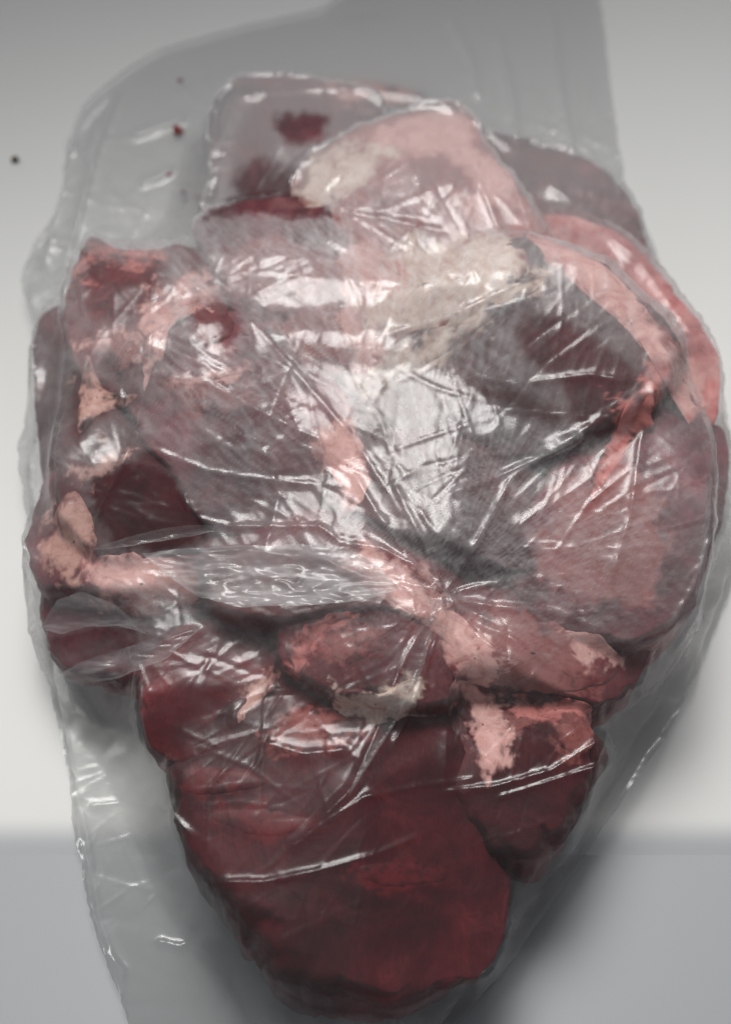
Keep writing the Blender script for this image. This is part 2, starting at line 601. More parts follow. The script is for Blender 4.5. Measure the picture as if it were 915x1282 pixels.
fat_patch([(570,780),(640,765),(720,785),(770,820),(740,865),(650,865),(590,840)], .0010, 'lean_pink', p['E'], 58, 'membrane', rag=8, core=0.4)
fat_patch([(425,690),(480,690),(540,730),(560,760),(520,765),(460,725)], .0014, 'fat_pink', p['R'], 59, rag=6, core=0.5)
fat_patch([(640,868),(700,872),(740,885),(735,915),(690,905),(650,890)], .0012, 'fat_red', p['C'], 71, rag=6, core=0.5)
fat_patch([(425,385),(455,380),(485,430),(470,480),(440,470)], .0014, 'fat_pink', p['P'], 74, rag=6, core=0.5)
fat_patch([(400,103),(470,104),(530,118),(520,134),(440,126)], .0012, 'fat_pink', p['L'], 75, rag=5, core=0.5)
fat_patch([(560,150),(585,150),(620,200),(650,250),(620,255),(575,205)], .0014, 'fat_pink', p['M'], 43, rag=6)
fat_patch([(442,495),(445,465),(500,445),(560,405),(590,410),(530,460)], .0016, 'fat_cream', p['H'], 44, rag=6, core=0.5)
fat_patch([(560,415),(620,370),(690,338),(695,350),(630,390),(575,425)], .0012, 'fat_cream', p['H'], 53, rag=5, core=0.5)
fat_patch([(795,480),(825,480),(818,515),(780,570),(745,630),(728,625),(762,560)], .0014, 'fat_red', p['H'], 54, rag=5, core=0.5)
fat_patch([(440,700),(500,705),(545,750),(600,790),(640,860),(600,850),(540,790),(470,740)], .0016, 'fat_pink', p['R'], 45, rag=8)
fat_patch([(190,395),(240,372),(262,385),(215,410),(205,450),(185,450)], .0012, 'fat_pink', p['N'], 46, rag=7)
fat_patch([(215,462),(290,448),(318,462),(270,476),(222,480)], .0012, 'fat_pink', p['G'], 47, rag=8)
fat_patch([(400,555),(430,520),(462,570),(462,620),(430,650),(415,600)], .0014, 'fat_pink', p['G'], 48, rag=7)
fat_patch([(690,640),(735,600),(760,640),(735,700),(690,750),(660,735)], .0010, 'lean_pink', p['I'], 49, rag=9)
fat_patch([(790,640),(820,620),(838,680),(820,730),(790,720)], .0010, 'lean_pink', p['I'], 50, rag=9)
fat_patch([(560,860),(590,850),(625,880),(640,950),(610,975),(590,930)], .0014, 'fat_pink', p['C'], 52, rag=8)
for k, (poly, who) in enumerate([
    ([(270,330),(330,300),(400,310),(425,350),(380,380),(300,370)], 'P'),
    ([(330,400),(400,380),(440,420),(430,470),(370,450)], 'P'),
    ([(120,420),(170,410),(180,450),(140,465)], 'N'),
    ([(600,890),(680,880),(700,900),(640,920)], 'C'),
    ([(400,790),(450,780),(480,810),(430,830)], 'D'),
    ([(330,905),(400,885),(470,905),(420,925),(350,930)], 'A')]):
    fat_patch(poly, .0008, 'lean_pink', p[who], 60 + k, 'membrane', rag=10)
fat_patch([(650,292),(740,322),(810,385),(870,460),(885,510),(860,540),(840,490),(780,410),(700,345)], .0008, 'fat_pink', p['J'], 76, rag=5)
fat_patch([(95,600),(130,560),(160,560),(130,600)], .0008, 'fat_tan', p['F'], 78)
fat_patch([(550,800),(600,790),(640,830),(620,860),(570,850)], .0014, 'fat_pink', p['E'], 79)
fat_patch([(690,790),(750,800),(780,830),(740,850)], .0010, 'fat_pink', p['E'], 80)
fat_patch([(440,1085),(520,1080),(560,1100),(480,1110)], .0004, 'lean_red', p['A'], 81, 'membrane')
fat_patch([(250,1020),(330,1010),(400,1030),(330,1050)], .0004, 'lean_red', p['A'], 82, 'membrane')


def mixcol(key):
    d = LEAN.get(key) or FAT[key]
    return np.array(d['mid']) * 0.6 + np.array(d['light']) * 0.4


def fat_colour(V, key, base):
    """how much fat covers each vertex of piece `key`, and its colour (ragged, streaky edges)"""
    x, y = to_px(V)
    w1 = fbm(V * 75 + 2, 4, 0.6)
    w2 = fbm(V * 75 + 31, 4, 0.6)
    x = x + 34 * w1
    y = y + 34 * w2
    fine = fbm(V * np.array([420, 420, 200]) + 5, 3, 0.65)
    f = np.zeros(len(V))
    c = np.tile(np.array(base, float), (len(V), 1))
    for kind_, a_, kw_ in FAT_CALLS:
        if a_[3] != key:
            continue
        if kind_ == 'strip':
            d, t = line_dist(x, y, a_[0])
            wd = np.interp(t, np.linspace(0, 1, len(a_[1])), a_[1]) * 0.75
            dd = wd - d
        else:
            dd = poly_dist(x, y, np.array(a_[0], float))
        amt = 0.55 if a_[2].startswith('lean') else 0.95
        g = amt * ss(-9, 9, dd + 13 * fine)
        m = g > f
        f = np.maximum(f, g)
        c[m] = mixcol(a_[2])
    return f, c


def set_attr(me, name, arr):
    a = me.attributes.new(name, 'FLOAT', 'POINT')
    a.data.foreach_set('value', np.asarray(arr, np.float32).ravel())


def paint(o, V, key, flesh_key):
    f, c = fat_colour(V, key, (LEAN.get(flesh_key) or FAT[flesh_key])['mid'])
    set_attr(o.data, 'fatness', f)
    a = o.data.color_attributes.new('fatcol', 'FLOAT_COLOR', 'POINT')
    a.data.foreach_set('color', np.concatenate([c, np.ones((len(c), 1))], 1).astype(np.float32).ravel())


def meat(key, poly, z0, z1, mat, label, seed, bl=0.8, rough=1.0, tilt=(0, 0), zs=0.45, grow=1.0, grooves=()):
    zm = z0 + (z1 - z0) * zs
    P = smooth_closed(poly)
    P = poly_centroid(P) + (P - poly_centroid(P)) * grow
    W = at(P[:, 0], P[:, 1], np.full(len(P), zm))[:, :2]
    c = poly_centroid(W)
    nt_, nr, nb = 220, 72, 12
    th, R = radial(W, c, nt_)
    uv_ = np.stack([np.cos(th), np.sin(th), th * 0 + seed * 1.9], 1)
    R = R * (1 + 0.05 * fbm(uv_ * 2.2, 2) + 0.035 * fbm(uv_ * 7 + 3, 3))     # torn, uneven rim
    rows = []
    sr = 1 - (1 - np.linspace(0, 1, nr)) ** 1.7
    sr[0] = 0.0005
    for half in (1, -1):
        for s_ in (sr if half == 1 else np.linspace(0.985, 0.0005, nb)):
            x = c[0] + R * s_ * np.cos(th)
            y = c[1] + R * s_ * np.sin(th)
            cz = max(0.0, 1 - s_ ** (2 / bl)) ** (bl / 2)
            z = zm + ((z1 - zm) if half == 1 else -(zm - z0)) * cz + 0 * x
            rows.append(np.stack([x, y, z], 1))
    V = np.concatenate(rows)
    nrm = V - np.array([c[0], c[1], zm])
    nrm[:, 2] *= 1.6
    nrm /= np.linalg.norm(nrm, axis=1, keepdims=True) + 1e-9
    q = V + seed * 3.1
    d = 0.0055 * perlin(q * 20) + 0.0020 * fbm(q * 60, 2) + 0.0007 * fbm(q * 190, 2)
    rid = 1 - abs(perlin(q * np.array([40, 24, 30]) + 9))          # muscle seams
    d -= 0.0012 * np.clip((rid - 0.90) / 0.10, 0, 1) ** 1.5
    V = V + nrm * (d * rough)[:, None]
    gx_, gy_ = to_px(V)
    for ln in grooves:
        dd, tt = line_dist(gx_, gy_, ln)
        V = V - nrm * (0.0032 * np.exp(-(dd / 8) ** 1.4) * np.sin(math.pi * np.clip(tt, 0.06, 0.94)) * (V[:, 2] > zm))[:, None]
    # flat cut faces
    g = np.random.default_rng(seed * 7)
    ext = np.sqrt(R.mean() ** 2)
    for _ in range(6):
        aa, sl = g.uniform(0, 2 * math.pi), g.uniform(0.12, 0.5)
        pl = z1 - (z1 - zm) * g.uniform(0.02, 0.25) - sl * ((V[:, 0] - c[0]) * math.cos(aa) + (V[:, 1] - c[1]) * math.sin(aa)) + sl * ext * g.uniform(0.15, 0.5)
        k_ = 0.0014
        h_ = np.clip(0.5 + 0.5 * (pl - V[:, 2]) / k_, 0, 1)
        top = V[:, 2] > zm
        V[:, 2] = np.where(top, V[:, 2] * h_ + pl * (1 - h_) - k_ * h_ * (1 - h_), V[:, 2])
    V[:, 2] += (V[:, 0] - c[0]) * tilt[0] + (V[:, 1] - c[1]) * tilt[1]
    V[:, 2] = np.maximum(V[:, 2], 0.0022)
    root = empty('meat_chunk', (c[0], c[1], max(z0, 0.002)), label, 'meat', 'meat chunks in the bag')
    root['flesh'] = mat
    body = mesh_obj('lean' if 'fat' not in mat else 'fat_body', V - np.array(root.location), grid_faces(nr + nb, nt_, True), M[mat], root)
    paint(body, V, key, mat)
    splat(V[: nr * nt_])
    return root


pieces = {}
spec = [
 # key, outline in photo units, z0, z1, material, label
 ('under', [(300,560),(420,520),(600,540),(720,620),(700,760),(600,850),(420,840),(300,760)], .002, .052, 'lean_dark', 'dark chunk in the shadowed hollow behind the gathered film point', .8),
 ('K', [(585,175),(660,175),(740,205),(795,262),(812,315),(800,365),(740,345),(660,290),(600,250)], .002, .034, 'lean_purple', 'dull purple chunk behind the long pink strip at the right', .8),
 ('L', [(262,215),(270,130),(300,98),(380,92),(440,103),(485,150),(450,220),(440,285),(350,300),(262,290)], .002, .048, 'lean_purple', 'squarish mauve chunk at the back left with clear wet spots', .62),
 ('O', [(48,480),(56,415),(85,395),(115,440),(125,520),(118,590),(95,650),(66,640),(52,570)], .002, .043, 'lean_dark', 'dark narrow chunk along the left side of the bag', .75),
 ('V', [(835,560),(878,540),(903,580),(893,680),(862,750),(830,770),(815,660)], .002, .042, 'lean_purple', 'shadowed narrow chunk along the right side of the bag', .75),
 ('T', [(62,750),(110,715),(200,715),(280,765),(285,825),(215,866),(130,856),(72,825)], .002, .043, 'lean_purple', 'dark low chunk under the curved folds at lower left', .8),
 ('J', [(630,275),(700,282),(770,325),(830,385),(880,455),(896,520),(876,558),(840,570),(790,510),(730,450),(675,400),(630,345)], .004, .056, 'fat_red', 'long pink fatty strip curving along the right side', .85),
 ('N', [(92,430),(105,350),(120,306),(150,322),(200,328),(245,330),(295,365),(318,420),(305,460),(230,475),(185,500),(118,490)], .003, .068, 'lean_red', 'bright red chunk with a pointed corner at upper left', .62),
 ('Q', [(55,705),(66,620),(95,605),(130,650),(190,685),(260,690),(310,715),(300,775),(200,785),(110,770),(68,755)], .003, .060, 'lean_purple', 'tan fatty chunk at left below the dark lean face', .75),
 ('F', [(95,560),(135,500),(200,520),(255,585),(290,660),(270,715),(190,725),(120,700),(92,640)], .004, .070, 'lean_dark', 'smooth dark red chunk seen through clear film at left', .72),
 ('I', [(795,480),(835,540),(862,600),(858,700),(840,775),(780,810),(700,795),(640,740),(670,660),(715,590),(750,530)], .004, .079, 'lean_purple', 'pale pinkish chunk under crinkled film at the right', .75),
 ('B', [(183,885),(186,922),(203,958),(240,975),(300,960),(345,900),(360,840),(335,802),(280,795),(222,822),(192,850)], .003, .060, 'lean_red', 'rounded red chunk left of the large bottom lump', .7),
 ('C', [(550,895),(590,845),(685,842),(722,875),(738,928),(752,960),(732,1010),(710,1056),(676,1085),(630,1090),(590,1060),(555,1000)], .003, .058, 'lean_dark', 'dark chunk right of the large bottom lump', .72),
 ('P', [(245,295),(300,265),(425,268),(445,340),(455,430),(460,500),(400,510),(325,470),(290,410),(262,345)], .010, .074, 'lean_purple', 'mauve chunk in the upper middle left of the cream fat', .7),
 ('M', [(365,225),(430,172),(500,142),(578,136),(606,190),(645,240),(680,300),(665,350),(590,390),(510,430),(440,440),(418,370),(405,300)], .008, .071, 'lean_pink', 'large cream fat block with a pink edge at the upper middle', .68),
 ('E', [(540,770),(600,752),(680,755),(765,785),(798,830),(765,880),(720,898),(660,890),(600,880),(558,860)], .006, .068, 'lean_red', 'pink fatty chunk right of and below the gathered film point', .75),
 ('A', [(296,885),(256,955),(226,975),(226,1003),(240,1051),(250,1101),(284,1140),(304,1182),(330,1212),(370,1244),(432,1262),(510,1262),(560,1250),(600,1222),(626,1174),(634,1122),(626,1076),(605,1020),(580,950),(530,880),(440,848),(350,842)], .003, .066, 'lean_dark', 'largest dark red rounded lump at the bottom of the bag', .72),
 ('R', [(290,700),(420,680),(500,695),(565,745),(555,800),(450,800),(350,800),(280,775)], .012, .078, 'lean_red', 'pinkish chunk under the horizontal bright film pleat', .75),
 ('D', [(355,840),(362,800),(400,768),(460,762),(525,785),(565,822),(553,880),(520,900),(470,893),(420,888),(380,868)], .012, .074, 'lean_red', 'red chunk with white fat just above the bottom lump', .72),
 ('G', [(180,505),(228,460),(300,448),(372,478),(420,530),(436,600),(425,665),(350,682),(270,675),(226,615),(190,575)], .012, .084, 'lean_purple', 'broad mauve chunk under crinkled film left of the middle', .68),
 ('S', [(420,640),(440,600),(520,590),(600,610),(670,650),(660,730),(590,745),(530,725),(480,700),(430,680)], .008, .081, 'lean_dark', 'dark grey-red chunk just above the gathered film point', .8),
 ('H', [(445,500),(500,455),(560,410),(615,372),(680,372),(750,412),(808,468),(800,530),(725,575),(640,600),(560,620),(500,590),(455,555)], .012, .090, 'lean_dark', 'large dark lean chunk right of the middle with fat edges', .65),
]
GROOVES = {
    'A': [[(205,1000),(290,1010),(360,985),(440,950)], [(250,1100),(330,1108),(430,1095),(540,1050),(600,1030)],
          [(300,1150),(400,1165),(480,1185),(560,1180),(630,1130)], [(600,1060),(618,1110),(612,1170),(580,1225)], [(430,900),(470,950),(480,1010)]],
    'C': [[(560,960),(640,975),(730,950)], [(620,1000),(680,1040),(700,1080)]],
    'G': [[(200,540),(290,530),(400,560)], [(250,610),(330,590),(420,640)]],
    'H': [[(470,520),(580,500),(690,520),(790,500)], [(600,400),(650,460),(760,470)]],
    'F': [[(110,600),(180,590),(260,650)]], 'N': [[(110,400),(200,390),(300,400)]],
    'I': [[(690,760),(740,680),(790,560)]], 'P': [[(270,340),(360,370),(450,400)]], 'B': [[(200,860),(260,880),(330,850)]],
}
for i, (k, poly, z0, z1, mat, lab, bl) in enumerate(spec):
    pieces[k] = meat(k, poly, z0, z1, mat, lab, i + 1, bl * (0.62 if k in 'PMGHLIRDESJNF' else 0.82), 1.5 if k in 'AC' else 1.0, grow=1.14 if k in 'GHSRDIF' else 1.07 if k == 'E' else 1.05 if k in 'NQBCT' else 1.0, zs={'M': .88, 'L': .88, 'K': .8, 'N': .75, 'P': .7}.get(k, .45), grooves=GROOVES.get(k, ()))

H1 = blur(HF, 1)


def march(px, py):
    """first point of the meat surface met by the sight line"""
    d = ray(px, py)
    t = (0.10 - CAM[2]) / d[..., 2]
    t1 = (0.001 - CAM[2]) / d[..., 2]
    done = np.zeros(t.shape, bool)
    best = t1.copy()
    for k in range(160):
        tt = t + (t1 - t) * k / 159
        p = CAM + d * tt[..., None]
        hit = (p[..., 2] <= sample(H1, p[..., 0], p[..., 1])) & ~done
        best = np.where(hit, tt, best)
        done |= hit
    st = (t1 - t) / 159
    lo, hi = best - st, best.copy()
    for _ in range(7):
        md = (lo + hi) / 2
        p = CAM + d * md[..., None]
        hit = p[..., 2] <= sample(H1, p[..., 0], p[..., 1])
        hi, lo = np.where(hit, md, hi), np.where(hit, lo, md)
    return CAM + d * np.where(done, hi, best)[..., None]


def build_strip(path, widths, mat, key, seed, name='fat_strip'):
    parent = pieces[key]
    P = np.asarray(path, float)
    W = np.asarray(widths, float)
    L = np.concatenate([[0], np.cumsum(np.linalg.norm(np.diff(P, axis=0), axis=1))])
    n = max(10, int(L[-1] / 3))
    s = np.linspace(0, L[-1], n)
    px, py, wd = (np.interp(s, L, a) for a in (P[:, 0], P[:, 1], W))
    for a in (px, py):                                   # round the corners
        for _ in range(4):
            a[1:-1] = (a[:-2] + 2 * a[1:-1] + a[2:]) / 4
    px = px + 4 * perlin(np.stack([s / 21, s * 0 + seed, s * 0], 1))
    py = py + 4 * perlin(np.stack([s / 21, s * 0 + seed, s * 0 + 5.5], 1))
    wd = 1.25 * wd * (1 + 1.5 * perlin(np.stack([s / 17, s * 0 + seed * 1.7, s * 0 + 2.2], 1)))
    end = np.minimum(s, L[-1] - s) / (L[-1] * 0.12 + 4)
    wd = wd * np.sqrt(np.clip(end, 0.03, 1))
    c = march(px, py)
    for _ in range(3):
        c[1:-1] = (c[:-2] + 2 * c[1:-1] + c[2:]) / 4
    t = np.gradient(c, axis=0)
    t /= np.linalg.norm(t, axis=1, keepdims=True) + 1e-9
    view = CAM - c
    view /= np.linalg.norm(view, axis=1, keepdims=True)
    side = np.cross(t, view)
    side /= np.linalg.norm(side, axis=1, keepdims=True) + 1e-9
    up = np.cross(side, t)
    rad = wd / 2 * 0.000315
    k = 14
    an = np.linspace(0, 2 * math.pi, k, endpoint=False)
    V = c[:, None] + side[:, None] * (np.cos(an)[None, :, None] * rad[:, None, None]) + up[:, None] * (np.sin(an)[None, :, None] * np.minimum(rad * 0.26, 0.0013)[:, None, None])
    V = V.reshape(-1, 3)
    V += 0.0009 * np.stack([fbm(V * 230 + j * 7 + seed, 2) for j in range(3)], 1)
    V -= np.repeat(up, k, 0) * 0.0002
    F = grid_faces(n, k, True)
    o = mesh_obj(name, V - np.array(parent.location), F, M[parent['flesh']], parent)
    paint(o, V, key, parent['flesh'])
    splat(V)
    return o


def build_patch(poly, th, mat, key, seed, name='fat_patch', rag=5.0):
    parent = pieces[key]
    P = smooth_closed(poly, 80)
    P = poly_centroid(P) + (P - poly_centroid(P)) * 0.98
    c = poly_centroid(P)
    n, nr = 90, 20
    a, R = radial(P, c, n)
    R = R * (1 + rag * 0.03 * fbm(np.stack([np.cos(a) * 2.2 + seed, np.sin(a) * 2.2, a * 0 + seed], 1), 3))
    rr = np.linspace(0.03, 1, nr)
    px = c[0] + rr[:, None] * R[None] * np.cos(a)[None]
    py = c[1] + rr[:, None] * R[None] * np.sin(a)[None]
    B = march(px, py)
    view = CAM - B
    view /= np.linalg.norm(view, axis=-1, keepdims=True)
    th *= 0.45
    rag_ = 1
    nz = 1 + 0.8 * fbm(B * 120 + seed, 3)
    h = th * (1 - rr ** 2.2)[:, None] * nz - 0.0006 * (rr ** 7)[:, None]
    T = B + view * h[..., None]
    Bo = B[::-1] - view[::-1] * 0.0025
    V = np.concatenate([T.reshape(-1, 3), Bo.reshape(-1, 3)])
    o = mesh_obj(name, V - np.array(parent.location), grid_faces(nr * 2, n, True), M[parent['flesh']], parent)
    paint(o, V, key, parent['flesh'])
    splat(T.reshape(-1, 3))
    return o


for kind_, a_, kw_ in FAT_CALLS:
    if kind_ == 'strip':
        build_strip(*a_, **kw_)
    else:
        build_patch(*a_, **kw_)


# scraps and crumb
def nugget(name, px, py, z, r, mat, label, cat, seed, flat=0.6):
    c = at(np.array(px, float), np.array(py, float), np.array(z, float))
    n, k = 14, 18
    ph = np.linspace(0.02, math.pi - 0.02, n)
    th = np.linspace(0, 2 * math.pi, k, endpoint=False)
    V = np.stack([np.sin(ph)[:, None] * np.cos(th)[None], np.sin(ph)[:, None] * np.sin(th)[None] * 0.8, np.cos(ph)[:, None] * flat + 0 * th[None]], -1).reshape(-1, 3)
    V *= (1 + 0.7 * fbm(V * 1.3 + seed, 3))[:, None]
    o = mesh_obj(name, V * r, grid_faces(n, k, True), M[mat], None)
    o.location = (c[0], c[1], z + r * flat * 0.8)
    return tag(o, label, cat)


nugget('meat_scrap', 223, 165, 0.003, 0.0026, 'scrap', 'largest red meat scrap stuck in the empty film at upper left', 'scrap', 5)
nugget('meat_scrap', 212, 219, 0.003, 0.0012, 'scrap', 'tiny red speck below the largest scrap at upper left', 'scrap', 6)
nugget('meat_scrap', 230, 242, 0.003, 0.0017, 'scrap', 'tiny red speck lowest but one in the upper left film', 'scrap', 7)
nugget('meat_scrap', 249, 250, 0.003, 0.0018, 'scrap', 'tiny red speck nearest the mauve chunk at upper left', 'scrap', 8)
nugget('meat_scrap', 226, 101, 0.003, 0.0010, 'scrap', 'tiny red speck highest in the upper left film', 'scrap', 9)
nugget('crumb', 20, 201, 0.0, 0.0019, 'crumb', 'small dark crumb lying on the white surface left of the bag', 'crumb', 3)

# ------------------------------------------------------------------ the bag film
LEFT = [(-60,500),(-20,440),(10,400),(28,320),(60,200),(90,150),(130,105),(180,82),(250,76),(310,40),(350,24),(395,40),(440,44),(500,36),(560,22),(620,28),(680,42),(740,48),(800,52),(870,64),(960,84),(1050,94),(1150,113),(1220,138),(1290,165),(1340,190)]
RIGHT = [(-60,735),(0,752),(120,766),(230,782),(290,812),(360,838),(440,885),(500,908),(560,914),(640,918),(700,925),(740,912),(830,878),(920,835),(1010,772),(1100,712),(1190,650),(1282,574),(1340,520)]
LEFT, RIGHT = np.array(LEFT, float), np.array(RIGHT, float)

# the film bridges the gaps: close the height map, then round it off
def shift_max(A, r, fn):
    for ax in (0, 1):
        B = A.copy()
        for k in range(1, r + 1):
            B = fn(B, fn(np.roll(A, k, ax), np.roll(A, -k, ax)))
        A = B
    return A


H2 = shift_max(shift_max(HF, 26, np.maximum), 25, np.minimum)
H2 = np.maximum(blur(H2, 16), blur(shift_max(HF, 1, np.maximum), 1))
NU, NV = 190, 280
vv = np.linspace(-60, 1340, NV)
uu = np.linspace(0, 1, NU)
rag = 3.0 * perlin(np.stack([vv / 26, vv * 0, vv * 0], 1)) + 1.5 * perlin(np.stack([vv / 9, vv * 0, vv * 0 + 4], 1))
Lx = np.interp(vv, LEFT[:, 0], LEFT[:, 1]) + 2.2 * rag
Rx = np.interp(vv, RIGHT[:, 0], RIGHT[:, 1]) + 1.6 * rag[::-1]
PX = Lx[:, None] + (Rx - Lx)[:, None] * uu[None]
PY = np.repeat(vv[:, None], NU, 1)
SZL = 0.0035 + 0.010 * ss(250, 420, vv) * ss(760, 640, vv)
SZR = 0.0035 + 0.011 * ss(760, 1000, vv) * ss(1330, 1220, vv) + 0.008 * ss(300, 420, vv) * ss(760, 650, vv)
SEAM = SZL[:, None] * (1 - uu)[None] ** 2 + SZR[:, None] * uu[None] ** 2
X0 = at(PX, PY, SEAM + 0.0005)
floor = lambda x, y: np.maximum(sample(H2, x, y) + 0.0011, 0.0026)
# taut membrane over the meat
Z = np.full(PX.shape, 0.004)
ob = floor(X0[..., 0], X0[..., 1])
edge = np.zeros(PX.shape, bool)
edge[:, 0] = edge[:, -1] = True
Z = ob.copy()
for it in range(500):
    A = Z.copy()
    A[1:-1, 1:-1] = (Z[:-2, 1:-1] + Z[2:, 1:-1] + Z[1:-1, :-2] + Z[1:-1, 2:]) / 4
    A[0], A[-1] = A[1], A[-2]
    Z = np.maximum(A * 0.9998, ob)
    Z[:, 0] = SZL
    Z[:, -1] = SZR
X = X0.copy()
X[..., 2] = Z

# slack of the film: more where the photo's film is crumpled
pxs, pys = to_px(X)


def blob(cx, cy, r):
    return np.exp(-(((pxs - cx) ** 2 + (pys - cy) ** 2) / r ** 2))


slack = 0.018 + 0.05 * blob(500, 330, 170) + 0.05 * blob(560, 700, 170) + 0.045 * blob(300, 480, 150) + 0.035 * blob(720, 620, 140) + 0.04 * blob(180, 790, 120) + 0.02 * blob(600, 850, 150)
slack = slack * (1 + 0.8 * fbm(np.stack([pxs / 90, pys / 90, pxs * 0], -1), 2))
slack = np.clip(slack * 0.42, 0.004, 0.045)

Xp = X.copy()
X[1:-1, 1:-1, 2] += 0.0022 * np.abs(fbm(np.stack([pxs / 34, pys / 34, pxs * 0 + 3], -1), 3))[1:-1, 1:-1]


def rest(a, b):
    return np.linalg.norm(X1[a] - X1[b], axis=-1)


X1 = Xp
groups = []


def add_group(di, dj, stiff, gain=1.0):
    for par in (0, 1):
        i = np.arange(NV)
        j = np.arange(NU)
        # colour the edges so that no vertex is touched twice in one pass
        I, J = np.meshgrid(i, j, indexing='ij')
        if di == 0:
            colour = (J // abs(dj)) % 2
        else:
            colour = (I // di) % 2
        ok = (colour == par) & (I + di < NV) & (J + dj < NU) & (J + dj >= 0)
        a = (I * NU + J)[ok]
        b = ((I + di) * NU + J + dj)[ok]
        P = X1.reshape(-1, 3)
        sl = slack.reshape(-1)
        r = np.linalg.norm(P[a] - P[b], axis=1) * (1 + gain * (sl[a] + sl[b]) / 2)
        groups.append((a, b, r.astype(np.float32), stiff))


add_group(0, 1, 1.0)
add_group(1, 0, 1.0)
add_group(1, 1, 0.7)
add_group(1, -1, 0.7)
add_group(0, 3, 0.25, 0.8)
add_group(3, 0, 0.25, 0.8)

Q = X.reshape(-1, 3).astype(np.float32)
inv = np.ones(len(Q), np.float32)
pin = np.zeros((NV, NU), bool)
pin[:, 0] = pin[:, -1] = True
pin[0] = pin[-1] = True
inv[pin.reshape(-1)] = 0.0
vel = np.zeros_like(Q)
# the gathered point pulls the film together
gx, gy = 552, 748
gather = np.exp(-(((pxs - gx) / 60) ** 2 + ((pys - gy) / 60) ** 2)).reshape(-1).astype(np.float32)
gp = march(np.array(gx, float), np.array(gy, float)).astype(np.float32)
for it in range(170):
    old = Q.copy()
    vel *= 0.93
    vel[:, 2] -= 0.00006
    if it < 110:
        dv = gp[None, :2] - Q[:, :2]
        vel[:, :2] += dv * (gather * 0.004)[:, None]
    Q += vel * inv[:, None]
    for (a, b, r, k) in groups:
        d = Q[b] - Q[a]
        l = np.sqrt((d * d).sum(1)) + 1e-9
        ww = inv[a] + inv[b]
        f = (k * (l - r) / l / np.maximum(ww, 1e-6))[:, None] * d
        Q[a] += f * inv[a][:, None]
        Q[b] -= f * inv[b][:, None]
    fl = floor(Q[:, 0], Q[:, 1]).astype(np.float32)
    under = Q[:, 2] < fl
    Q[:, 2] = np.where(under & (inv > 0), fl, Q[:, 2])
    vel = Q - old
    vel[under] *= 0.35
    np.clip(vel, -0.0012, 0.0012, out=vel)
X = Q.reshape(NV, NU, 3).astype(float)


def upsample(A):
    """Catmull-Rom doubling of a grid"""
    def up(A):
        P = np.concatenate([2 * A[:1] - A[1:2], A, 2 * A[-1:] - A[-2:-1]])
        mid = (-P[:-3] + 9 * P[1:-2] + 9 * P[2:-1] - P[3:]) / 16
        o = np.empty((2 * len(A) - 1,) + A.shape[1:])
        o[::2], o[1::2] = A, mid
        return o
    return np.swapaxes(up(np.swapaxes(up(A), 0, 1)), 0, 1)


X = upsample(X)
slk = upsample(slack[..., None])[..., 0]
nv, nu = X.shape[:2]
px, py = to_px(X)


def normals(X):
    n = np.cross(np.gradient(X, axis=1), np.gradient(X, axis=0))
    n /= np.linalg.norm(n, axis=-1, keepdims=True) + 1e-12
    return n * np.sign(n[..., 2:3] + 1e-9)


NN = normals(X)
hgt = X[..., 2] - floor(X[..., 0], X[..., 1])
disp = np.zeros(px.shape)
